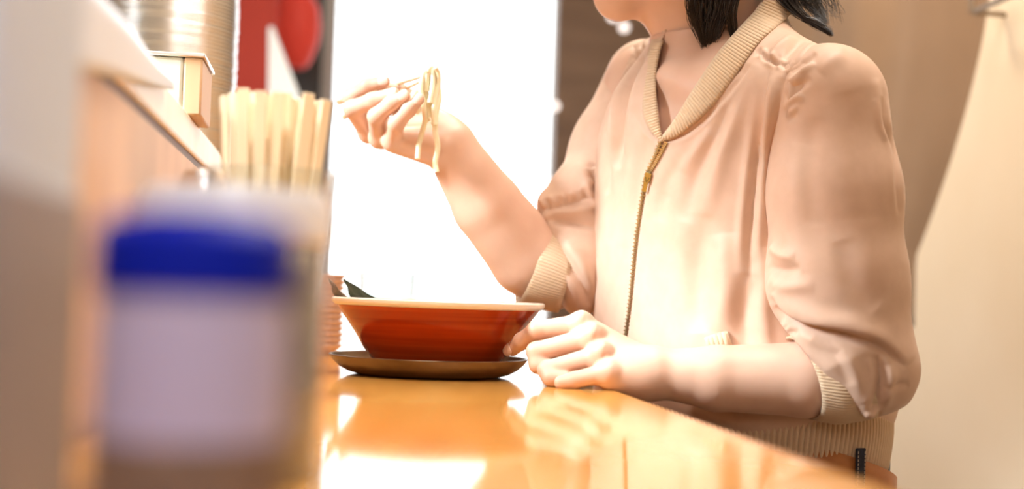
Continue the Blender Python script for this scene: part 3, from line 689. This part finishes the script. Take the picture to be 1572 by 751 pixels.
hn = hand_parts(NEAR, NTH, None, [(985, 556, 1.262), (988, 564, 1.256), (990, 574, 1.248), (988, 584, 1.243)],
    [Prim(P(990, 576, 1.25), P(925, 560, 1.262), .019, .014, .012), Prim(P(985, 570, 1.262), P(915, 545, 1.29), .017, .013, .012), Prim(P(1005, 573, 1.25), P(975, 574, 1.25), .0215, .019, .012),
     Prim(P(980, 586, 1.244), P(935, 582, 1.240), .0135, .0105, .010)] + [Prim(P(x, y, d), P(x+3, y+1, d), .0100 if y < 560 else .0082, .0094 if y < 560 else .0078, .003) for x, y, d in ((893, 493, 1.284), (911, 513, 1.266), (924, 541, 1.248), (938, 570, 1.2335))])
hf = hand_parts(FARF, FTH, None, [(672, 205, 1.458), (668, 212, 1.448), (664, 220, 1.438), (658, 228, 1.428)],
    [Prim(P(692, 222, 1.445), P(660, 215, 1.445), .024, .020, .012), Prim(P(668, 225, 1.432), P(612, 214, 1.420), .018, .013, .012), Prim(P(675, 205, 1.45), P(625, 195, 1.455), .017, .014, .012), Prim(P(678, 198, 1.45), P(650, 172, 1.462), .018, .013, .010)])
HL = np.array([0.12, -0.99, 0]); HFW = np.array([-0.975, -0.12, -0.19]); HUP = np.cross(HFW, HL); HUP /= np.linalg.norm(HUP)
if HUP[2] < 0: HUP = -HUP
HC = P(1052, -165, 1.425)
def hp_(f_, u, l): return HC + HFW*f_ + HUP*u + HL*l
arms = union(
    chain([P(1276, 160, 1.27), P(1290, 430, 1.25), P(1326, 560, 1.238)], [.044, .041, .034], .005)
    + chain([P(1326, 564, 1.238), P(1235, 583, 1.24), P(1100, 581, 1.245), P(1005, 573, 1.25)], [.032, .0335, .0292, .0212], .005)
    + chain([P(1005, 573, 1.25), P(985, 574, 1.25)], [.0208, .0200], .005)
    + chain([P(992, 125, 1.55), P(930, 290, 1.52), P(845, 420, 1.492)], [.040, .040, .038], .005)
    + chain([P(845, 425, 1.492), P(812, 396, 1.485), P(748, 316, 1.462), P(690, 224, 1.445)], [.036, .0415, .0365, .0265], .005))
head = union(
    [Ell(HC+HUP*.030-HFW*.018, np.stack([HFW, HL, HUP]), (.098, .076, .088), .02),
     Ell(HC-HUP*.030+HFW*.030, np.stack([HFW, HL, HUP]), (.058, .058, .075), .02)]
    + chain([P(950, -6, 1.42), P(1062, -62, 1.375)], [.0195, .020], .02) + chain([P(950, -6, 1.42), P(1058, -55, 1.468)], [.0195, .020], .02)
    + chain([P(955, -14, 1.42), P(1040, -35, 1.425)], [.021, .030], .02) + chain([P(938, -30, 1.42), P(934, -60, 1.42)], [.014, .016], .012)
    + [Prim(hp_(.082, -.012, 0), hp_(.104, -.038, 0), .008, .0095, .010), Prim(hp_(.096, -.040, .008), hp_(.096, -.040, -.008), .007, .007, .008),
       Prim(hp_(.086, -.064, .014), hp_(.086, -.064, -.014), .0055, .0055, .005), Prim(hp_(.085, -.073, .012), hp_(.085, -.073, -.012), .006, .006, .005),
       Prim(hp_(.076, .012, .034), hp_(.084, .014, .010), .010, .010, .010), Prim(hp_(.076, .012, -.034), hp_(.084, .014, -.010), .010, .010, .010)]
    + [Prim(hp_(-.005, .005, s*.074), hp_(-.010, -.030, s*.070), .010, .007, .006) for s in (-1, 1)]
    + chain([P(1098, 115, 1.428), P(1082, -5, 1.43), P(1085, -60, 1.43)], [.060, .0545, .055], .03)
    + chain([P(1098, 110, 1.42), P(1265, 165, 1.285)], [.030, .040], .03) + chain([P(1095, 105, 1.43), P(985, 130, 1.545)], [.030, .038], .03)
    + chain([P(1030, 118, 1.36)+np.array([0, 0, .0]), P(1130, 150, 1.30)], [.012, .012], .03))
def body_f(X):
    D = smin(arms(X), head(X), .02)
    tz = X[:, 2]; mk = (tz < P(1110, 60, 1.42)[2]) & (tz > TZ[0]-.02)
    if mk.any():
        t = torso(X[mk], -0.012); t = np.maximum(t, P(1110, 480, 1.42)[2]-X[mk][:, 2]); D[mk] = smin(D[mk], t, .025)
    D = smin(D, hn(X), .008); D = smin(D, hf(X), .008)
    return D
lo = np.minimum.reduce([arms.lo, head.lo, hn.lo, hf.lo]); hi = np.maximum.reduce([arms.hi, head.hi, hn.hi, hf.hi])
V, Q = surface_net(body_f, lo, hi, 0.0015, B=20, newton=2)
body = mesh_obj('body', V, Q, m_skin); put(body, person)
# fingernails
def nail(fg, dorsal, name='fingernail', sc_=1.0):
    a, b_ = P(*fg[0][-2]), P(*fg[0][-1]); r = fg[1][-1]; t = b_-a; t /= np.linalg.norm(t)
    n = dorsal-(dorsal@t)*t; n /= np.linalg.norm(n); s = np.cross(t, n); v = []; m_, k = 9, 9
    for i in range(m_):
        for j in range(k):
            x = i/(m_-1); y = (j/(k-1)-.5)*2; w_ = 1.0-0.55*abs(2*x-1)**4
            ang = y*0.95*w_; rr = r*1.03
            v.append(b_ + t*(x*0.0115-0.0045)*sc_ + (n*math.cos(ang)+s*math.sin(ang))*rr*(1-0.10*max(0, x-.6)/.4) + n*0.0003)
    f = [(i*k+j, (i+1)*k+j, (i+1)*k+j+1, i*k+j+1) for i in range(m_-1) for j in range(k-1)]
    o = mesh_obj(name, v, f, m_nail); md = o.modifiers.new('solid', 'SOLIDIFY'); md.thickness = 0.0008; md.offset = 0
    o.parent = body; return o
nail(NEAR[0], P(760, 500, 1.25)-P(787, 536, 1.318))
for i, dv in ((0, (592, 100, 1.36)), (1, (600, 120, 1.33)), (2, (615, 120, 1.33)), (3, (640, 130, 1.33))): nail(FARF[i], P(*dv)-P(*FARF[i][0][-1]))
# eyes, brows and lips (turned to the food)
for s in (-1, 1):
    e = MB(); e.lathe([(0, -.011), (.006, -.009), (.0105, -.003), (.011, 0), (.0105, .003), (.006, .009), (0, .011)], hp_(.076, .0, s*.030), 20)
    put(e.build('eye', m_white), person)
    e = MB(); e.lathe([(0, .0102), (.004, .0104), (.0055, .0098), (.0055, .0090), (0, .009)], hp_(.0765, 0, s*.030), 18, HFW); put(e.build('iris', m_black), person)
    e = MB(); e.tube([hp_(.086, .020, s*.014), hp_(.086, .025, s*.03), hp_(.076, .021, s*.047)], [.0018, .0026, .001], 6); put(e.build('eyebrow', m_hair), person)

# ------------------------------------------------------------------ hair
hv, hfc = [], []
def strand(pts, r0, n=10):
    pts = catmull(pts, 4); k = len(pts); t = np.gradient(pts, axis=0); t /= np.linalg.norm(t, axis=1)[:, None]
    a = np.cross(t, [0.3, 0.9, 0.2]); a /= np.linalg.norm(a, axis=1)[:, None]; bb = np.cross(t, a)
    rr = r0*(1-np.linspace(0, 1, k)**3*0.85); base = len(hv)*0 + sum(len(x) for x in hv)
    ring = np.stack([pts+rr[:, None]*(math.cos(q)*a+math.sin(q)*bb) for q in (0, 2.09, 4.19)], 1).reshape(-1, 3); hv.append(ring)
    i = np.arange(k-1)
    for j in range(3): hfc.append(np.stack([base+i*3+j, base+i*3+(j+1) % 3, base+(i+1)*3+(j+1) % 3, base+(i+1)*3+j], 1))
U = random.uniform; Gs = random.gauss
def hairlock(n, keys, jit, r):
    for _ in range(n):
        s = U(-1, 1); t = U(-1, 1); pts = []
        for (x, y, d, wx, wd) in keys: pts.append(P(x+s*wx+Gs(0, jit), y+Gs(0, jit*.8)+(0 if y < 30 else -abs(Gs(0, 4))), d+t*wd))
        strand(pts, r)
hairlock(300, [(1100, -330, 1.40, 70, .03), (1096, -180, 1.335, 62, .02), (1096, -40, 1.338, 44, .014), (1091, 15, 1.345, 32, .012), (1088, 48, 1.348, 19, .010), (1087, 84, 1.352, 7, .006)], 2.4, .00058)
hairlock(110, [(1120, -330, 1.40, 40, .03), (1135, -180, 1.335, 26, .02), (1128, -40, 1.338, 20, .012), (1121, 10, 1.342, 11, .010), (1125, 50, 1.345, 4.5, .006), (1127, 93, 1.346, 2.5, .004)], 1.4, .00060)
hairlock(50, [(1080, -180, 1.34, 26, .02), (1066, -20, 1.345, 12, .01), (1064, 25, 1.35, 8, .01), (1080, 60, 1.35, 10, .01), (1094, 86, 1.352, 12, .008)], 4, .00035)
hairlock(330, [(1170, -330, 1.42, 60, .05), (1200, -180, 1.42, 50, .05), (1205, -60, 1.40, 36, .04), (1208, -5, 1.385, 17, .025), (1228, 22, 1.37, 9, .014), (1256, 42, 1.36, 4, .006), (1276, 55, 1.352, 2, .003)], 1.8, .00045)
hairlock(150, [(1185, -330, 1.42, 60, .05), (1225, -180, 1.42, 40, .05), (1232, -60, 1.41, 26, .03), (1240, -5, 1.40, 18, .025), (1256, 18, 1.385, 10, .014), (1266, 40, 1.365, 5, .006)], 3, .00040)
hairlock(40, [(1185, -200, 1.42, 60, .05), (1240, -40, 1.42, 30, .05), (1262, 5, 1.41, 26, .03), (1280, 30, 1.40, 14, .02)], 8, .0003)
hairlock(420, [(1120, -330, 1.46, 60, .03), (1155, -180, 1.455, 60, .03), (1165, -60, 1.43, 40, .03), (1172, -14, 1.42, 26, .03)], 3, .0005)
hairlock(240, [(1060, -330, 1.45, 60, .03), (1070, -200, 1.50, 60, .012), (1070, -60, 1.50, 40, .01), (1075, 0, 1.495, 26, .01)], 3, .0005)
for _ in range(26):
    x = U(1245, 1290); strand([P(x-10, -30, 1.40), P(x, U(-5, 10), 1.39), P(x+U(0, 12), U(8, 40), 1.38)], .0002)
hr = mesh_obj('hair', np.concatenate(hv), np.concatenate(hfc), m_hair); put(hr, person); hr['kind'] = 'stuff'
capf = union([Ell(HC+HUP*.034-HFW*.024, np.stack([HFW, HL, HUP]), (.104, .088, .096), .02), Ell(HC-HUP*.03-HFW*.050, np.stack([HFW, HL, HUP]), (.062, .082, .085), .03)])
def cap(X): return np.maximum(capf(X), ((X-HC)@HFW)-0.040-((X-HC)@HUP)*0.25)
V, Q = surface_net(cap, capf.lo, capf.hi, 0.005, B=10); put(mesh_obj('hair_cap', V, Q, m_hair), person)

# ------------------------------------------------------------------ chopsticks and lifted noodles
def stick(tip, end, label):
    A, B_ = P(*tip), P(*end); b = MB(); b.tube([A, A+(B_-A)*.5, B_], [.0011, .0020, .0030], 8)
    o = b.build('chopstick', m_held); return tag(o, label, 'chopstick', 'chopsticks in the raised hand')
stick((664, 113, 1.400), (520, 157, 1.530), 'upper of the two wooden chopsticks gripping the lifted noodles')
stick((662, 118, 1.398), (528, 180, 1.535), 'lower of the two wooden chopsticks gripping the lifted noodles')
nd = empty('noodle_bundle', P(657, 120, 1.40), 'pale yellow noodles hanging from the chopstick tips in the raised hand', 'noodles')
NL = [
 [(641, 244), (643, 222), (649, 200), (653, 182), (650, 160), (646, 138), (650, 116), (657, 106), (664, 112), (664, 135), (660, 158)],
 [(670, 264), (668, 250), (672, 226), (668, 200), (669, 175), (674, 150), (671, 128), (667, 110), (661, 105), (656, 114), (655, 140)],
 [(658, 186), (652, 176), (655, 150), (652, 128), (655, 110), (661, 106), (666, 116), (664, 140), (659, 160), (662, 180)],
 [(643, 172), (636, 164), (632, 152), (637, 142), (645, 135), (650, 118), (656, 108)],
 [(643, 160), (648, 152), (656, 160), (663, 172), (667, 190), (664, 186)],
 [(672, 160), (673, 140), (670, 120), (664, 106), (658, 110), (660, 130)],
 [(668, 104), (672, 112), (673, 128), (669, 146), (666, 170), (668, 192)]]
for i, l in enumerate(NL):
    d0 = 1.397+0.004*(i % 3)-.003; pts = catmull([P(x, y, d0+0.003*math.sin(j*1.1+i)) for j, (x, y) in enumerate(l)], 7)
    b = MB(); b.tube(pts, .0027+.0004*(i % 2), 8); put(b.build('noodle', m_noodle), nd)

# ------------------------------------------------------------------ things on the counter
def lathe_part(name, prof, m, root, n=48):
    b = MB(); b.lathe(prof, (0, 0, 0), n); o = b.build(name, m); o.parent = root; return o
def ground(px, d, z=0.75):
    p = P(px, 450, d); p[2] = z; return p
t = empty('drinking_glass', ground(594, 1.78), 'clear water glass behind the noodle bowl', 'glass')
lathe_part('glass_wall', [(0, .0), (.030, .0), (.0315, .002), (.0345, .060), (.0368, .1035), (.0362, .1045), (.0352, .1035), (.033, .06), (.030, .010), (0, .008)], m_glass, t)
t = empty('seasoning_bottle', ground(298, 0.355), 'blurred lavender seasoning bottle with a deep blue cap in the near foreground', 'bottle')
lathe_part('bottle_body', [(0, 0), (.0225, 0), (.0240, .002), (.0245, .010), (.0245, .070), (.0240, .0795), (.0215, .0815), (0, .0815)], m_frost, t)
lathe_part('bottle_contents', [(0, .0), (.0248, .003), (.0249, .040), (.0247, .044), (0, .044)], m_spice, t)
lathe_part('cap', [(0, .0800), (.0250, .0800), (.0256, .082), (.0252, .0955), (.0220, .0990), (.012, .1010), (0, .1015)], m_blue, t)
t = empty('spice_jar', ground(357, 0.60), 'clear jar of brown seasoning with a white lid behind the blue-capped bottle', 'jar')
lathe_part('jar_glass', [(0, 0), (.0385, 0), (.040, .003), (.040, .098), (.0375, .103), (.0368, .103), (.0388, .097), (.0388, .004), (0, .003)], m_glass, t)
lathe_part('seasoning', [(0, .0035), (.0380, .004), (.0382, .088), (.037, .090), (0, .092)], m_spice, t)
lathe_part('lid', [(0, .103), (.0395, .101), (.0412, .103), (.0412, .118), (.0390, .1235), (.015, .1255), (0, .1255)], m_lid, t)
# napkin dispenser near the camera
t = empty('napkin_box', W(-0.106, 0.44, 0.75), 'rosy brown napkin box stuffed with white paper at the left edge', 'napkin holder')
b = MB(); b.rbox(-0.1285, -0.086, 0.36, 0.50, 0.75, 0.862); put(b.build('box', m_rose, None, True, 0.004), t)
for i in range(9):
    b = MB(); u = -0.126+i*0.0043; b.rbox(u, u+0.0036, 0.364, 0.496, 0.80, 0.955-0.0016*((i*7) % 5)); put(b.build('napkin', m_paper, None, False), t)
# chopstick cup
cc = ground(404, 1.0)
t = empty('chopstick_cup', cc, 'clear glass cup holding a splayed bunch of wooden chopsticks', 'cup')
lathe_part('cup_wall', [(0, 0), (.034, 0), (.0355, .002), (.0490, .165), (.0486, .166), (.0478, .165), (.0342, .006), (0, .004)], m_glass, t)
proto = None; k = 0
for i in range(120):
    if k >= 40: break
    a = k*2.39996; rr = math.sqrt((k+.5)/40); bx, by = .0255*rr*math.cos(a), .0255*rr*math.sin(a)
    lean = 0.092*rr; L = 0.214
    if proto is None:
        b = MB(); b.box((0, 0, L/2), (.0042, 0, 0), (0, .0020, 0), (0, 0, L/2)); b.box((0, 0, L*.97), (.0005, 0, 0), (0, .0021, 0), (0, 0, L*.03))
        o = b.build('disposable_chopsticks', m_wood, None, False, 0.0006); proto = o
    else:
        o = proto.copy(); COL.objects.link(o)
    o.location = tuple(cc+np.array([bx, by, 0.0045+0.0012*((k*5) % 3)]))
    o.rotation_euler = (-lean*math.sin(a), lean*math.cos(a)+0.012, a+1.57+U(-.3, .3)); k += 1
    tag(o, 'pale wooden disposable chopsticks standing in the glass cup', 'chopsticks', 'disposable chopsticks in the glass cup')
# clear shaker left of the cup
t = empty('glass_shaker', ground(308, .93), 'small clear glass shaker left of the chopstick cup', 'shaker')
lathe_part('shaker_glass', [(0, 0), (.020, 0), (.021, .002), (.019, .120), (.0175, .121), (.0172, .118), (.019, .005), (0, .004)], m_glass, t)
lathe_part('shaker_cap', [(0, .121), (.0178, .119), (.0182, .122), (.0178, .150), (.014, .158), (0, .160)], m_steel, t)
# stack of small dishes behind the bowl on the left
pc = ground(500, 1.72)
for i in range(13):
    if i == 0:
        b = MB(); b.lathe([(0, 0), (.014, 0), (.015, .002), (.0235, .010), (.0250, .0125), (.0245, .0130), (.0225, .0110), (.013, .0045), (0, .004)], (0, 0, 0), 40); o = b.build('sauce_dish', m_pink); pd = o
    else:
        o = pd.copy(); COL.objects.link(o)
    o.location = tuple(pc+np.array([random.uniform(-.0006, .0006), 0, i*0.0072])); tag(o, 'small pinkish sauce dish in the stack left behind the noodle bowl', 'dish', 'stacked sauce dishes behind the bowl')

# ------------------------------------------------------------------ things on the ledge
sc_p = W(U_PART-0.099, 1.87, Z_LEDGE)
for i in range(50):
    if i == 0:
        b = MB(); b.lathe([(0, 0), (.082, 0), (.0925, .0006), (.0952, .0018), (.0962, .0034), (.0958, .0046), (.0945, .0048), (.0925, .0030), (.086, .0012), (0, .0010)], (0, 0, 0), 96)
        o = b.build('metal_plate', m_steel); mp0 = o
    else: o = mp0.copy(); COL.objects.link(o)
    o.location = tuple(sc_p+np.array([U(-.0008, .0008), U(-.0008, .0008), i*0.0049])); o.rotation_euler = (0, 0, U(0, 6))
    tag(o, 'shiny metal plate in the tall stack on the ledge', 'plate', 'stacked metal plates on the ledge')
u1 = u_at(311, 1.28, 110)[0]; zt_ = u_at(250, 1.28, 79)[1]
t = empty('steel_container', W(u1-.06, 1.30, Z_LEDGE), 'pale steel container with a tan corner post in front of the plate stack', 'container')
b = MB(); b.rbox(u1-.125, u1-.017, 1.28, 1.38, Z_LEDGE, zt_-.004); put(b.build('container_body', mat('pale_green_steel', (0.62, 0.64, 0.58), 0.3, 0.2), None, True, 0.003), t)
b = MB(); b.rbox(u1-.017, u1, 1.28, 1.38, Z_LEDGE, zt_-.004); put(b.build('corner_post', m_tan, None, True, 0.002), t)
b = MB(); b.rbox(u1-.128, u1+.002, 1.277, 1.383, zt_-.004, zt_); put(b.build('rim', m_steel, None, True, 0.001), t)
# white sheet standing in for the bright reflection on the ledge lip
n, k = 30, 12; v = []; 
for i in range(n):
    for j in range(k):
        vv = 0.52+0.56*i/(n-1); q = j/(k-1)
        wv = 0.0010*math.sin(i*.45+.4)
        if q < .5: u, z = U_PART-.075+q*2*.078, Z_LEDGE+.0012
        else: u, z = U_PART+.0045+wv, Z_LEDGE+.0012-(q-.5)*2*(.072-.066*i/(n-1))
        v.append(W(u, vv, z))
f = np.array([(i*k+j, i*k+j+1, (i+1)*k+j+1, (i+1)*k+j) for i in range(n-1) for j in range(k-1)])
o = mesh_obj('glare_sheet', v, f, m_glare); md = o.modifiers.new('solid', 'SOLIDIFY'); md.thickness = .002; md.offset = 1
tag(o, 'white sheet standing in for a bright reflection along the edge of the ledge', 'sheet')

# ------------------------------------------------------------------ far end of the room
def v_at(px, u, py=100):
    r = ray(px, py); uu = r[0]*CA+r[1]*SA; kk = u/uu; p = CAM+r*kk; return -p[0]*SA+p[1]*CA, p[2]
def far(px0, px1, py0, py1, v, th_=0.02):
    u0, _ = u_at(px0, v); u1, _ = u_at(px1, v); z1 = u_at((px0+px1)/2, v, py0)[1]; z0 = u_at((px0+px1)/2, v, py1)[1]
    b = MB(); b.rbox(u0, u1, v, v+th_, z0, z1); return b
o = far(352, 413, -60, 330, 3.4).build('red_banner', m_red, None, False); tag(o, 'plain red banner behind the chopstick cup', 'banner')
o = far(412, 486, -60, 400, 3.95).build('black_board', m_black, None, False); tag(o, 'black board on the far wall left of the door', 'board')
o = far(418, 436, -30, 12, 3.85).build('yellow_green_sign', m_lime, None, False); tag(o, 'small yellow-green sign above the red lantern', 'sign')
L_ = empty('red_lantern', P(455, 40, 3.7), 'glowing red paper lantern left of the bright door', 'lantern')
b = MB(); b.lathe([(0, -.115), (.03, -.112), (.045, -.09), (.062, -.04), (.066, .0), (.060, .05), (.04, .09), (.02, .1), (0, .1)], (0, 0, 0), 40); o = b.build('lantern_body', m_redl); o.parent = L_
b = MB(); b.lathe([(0, .098), (.022, .098), (.022, .108), (0, .108)], (0, 0, 0), 24); o = b.build('lantern_cap', m_black); o.parent = L_
A = [P(412, 42, 3.2), P(418, 40, 3.2), P(470, 175, 3.2), P(482, 330, 3.2), P(410, 330, 3.2)]
b = MB(); A2 = [p+np.array([0, .02, 0]) for p in A]; b.add(A+A2, [(0, 1, 2, 3, 4), (9, 8, 7, 6, 5)]+[(i, (i+1) % 5, 5+(i+1) % 5, 5+i) for i in range(5)])
o = b.build('white_curtain', mat('sheer_white', (0.88, 0.95, 1.0), 0.9), None, False); tag(o, 'white curtain gathered to a point left of the door', 'curtain')
for (x, y, r, lab) in [(852, 163, .012, 'small round glowing glint beside the upper door edge, above the other'), (856, 282, .016, 'round warm glint beside the door edge at shoulder height'), (942, 24, .016, 'small glint just under the chin of the person'), (958, 42, .013, 'lower small glint by the shoulder of the person')]:
    p = P(x, y, 3.9); b = MB(); b.lathe([(0, -r), (r*.5, -r*.87), (r*.87, -r*.5), (r, 0), (r*.87, r*.5), (r*.5, r*.87), (0, r)], p, 20); o = b.build('glint_ball', m_glint); tag(o, lab, 'glint', 'small glowing glints on the brown wall')  # glowing balls added in place of blurred reflections
# brown rippled sheet and hooks on the right wall
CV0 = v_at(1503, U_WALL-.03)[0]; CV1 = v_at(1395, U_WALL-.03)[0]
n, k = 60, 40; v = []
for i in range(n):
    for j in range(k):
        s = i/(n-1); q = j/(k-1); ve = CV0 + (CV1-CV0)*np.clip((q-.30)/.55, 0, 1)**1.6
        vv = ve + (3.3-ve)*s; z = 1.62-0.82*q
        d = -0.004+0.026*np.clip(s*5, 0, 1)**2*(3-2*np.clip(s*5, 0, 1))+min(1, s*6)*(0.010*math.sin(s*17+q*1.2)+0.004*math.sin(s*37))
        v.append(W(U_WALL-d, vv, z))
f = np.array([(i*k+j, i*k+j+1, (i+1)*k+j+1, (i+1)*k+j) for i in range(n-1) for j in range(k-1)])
o = mesh_obj('brown_wall_sheet', v, f, m_wall_sheet); md = o.modifiers.new('solid', 'SOLIDIFY'); md.thickness = .002
tag(o, 'long brown rippled sheet rising from the cream wall behind the shoulder', 'coat')  # rippled brown shape, not certainly a coat
RV = v_at(1492, U_WALL-.055, 14)[0]; zr_ = v_at(1492, U_WALL-.055, 19)[1]
hk = empty('wall_rack', W(U_WALL, RV, zr_), 'thin brown metal wall rack at the top right on the cream wall', 'rack')
b = MB(); b.tube([W(U_WALL, RV, zr_), W(U_WALL-.05, RV, zr_), W(U_WALL-.055, RV-.02, zr_), W(U_WALL-.055, RV-.5, zr_)], .0045, 8); put(b.build('rail', m_hook), hk)
b = MB(); b.tube([W(U_WALL-.055, RV, zr_), W(U_WALL-.055, RV, zr_+.07)], .0055, 8); put(b.build('post', m_hook), hk)

# stool
sx, sy = float(hip[0]), float(hip[1])
t = empty('stool', (sx, sy, 0), 'dark round counter stool under the person in the champagne jacket', 'stool')
lathe_part('seat', [(0, .36), (.16, .36), (.172, .375), (.172, .40), (.16, .412), (0, .415)], m_black, t)
lathe_part('post', [(0, .02), (.025, .02), (.025, .36), (0, .36)], m_steel, t)
lathe_part('base', [(0, 0), (.19, 0), (.19, .012), (.03, .03), (0, .03)], m_steel, t)
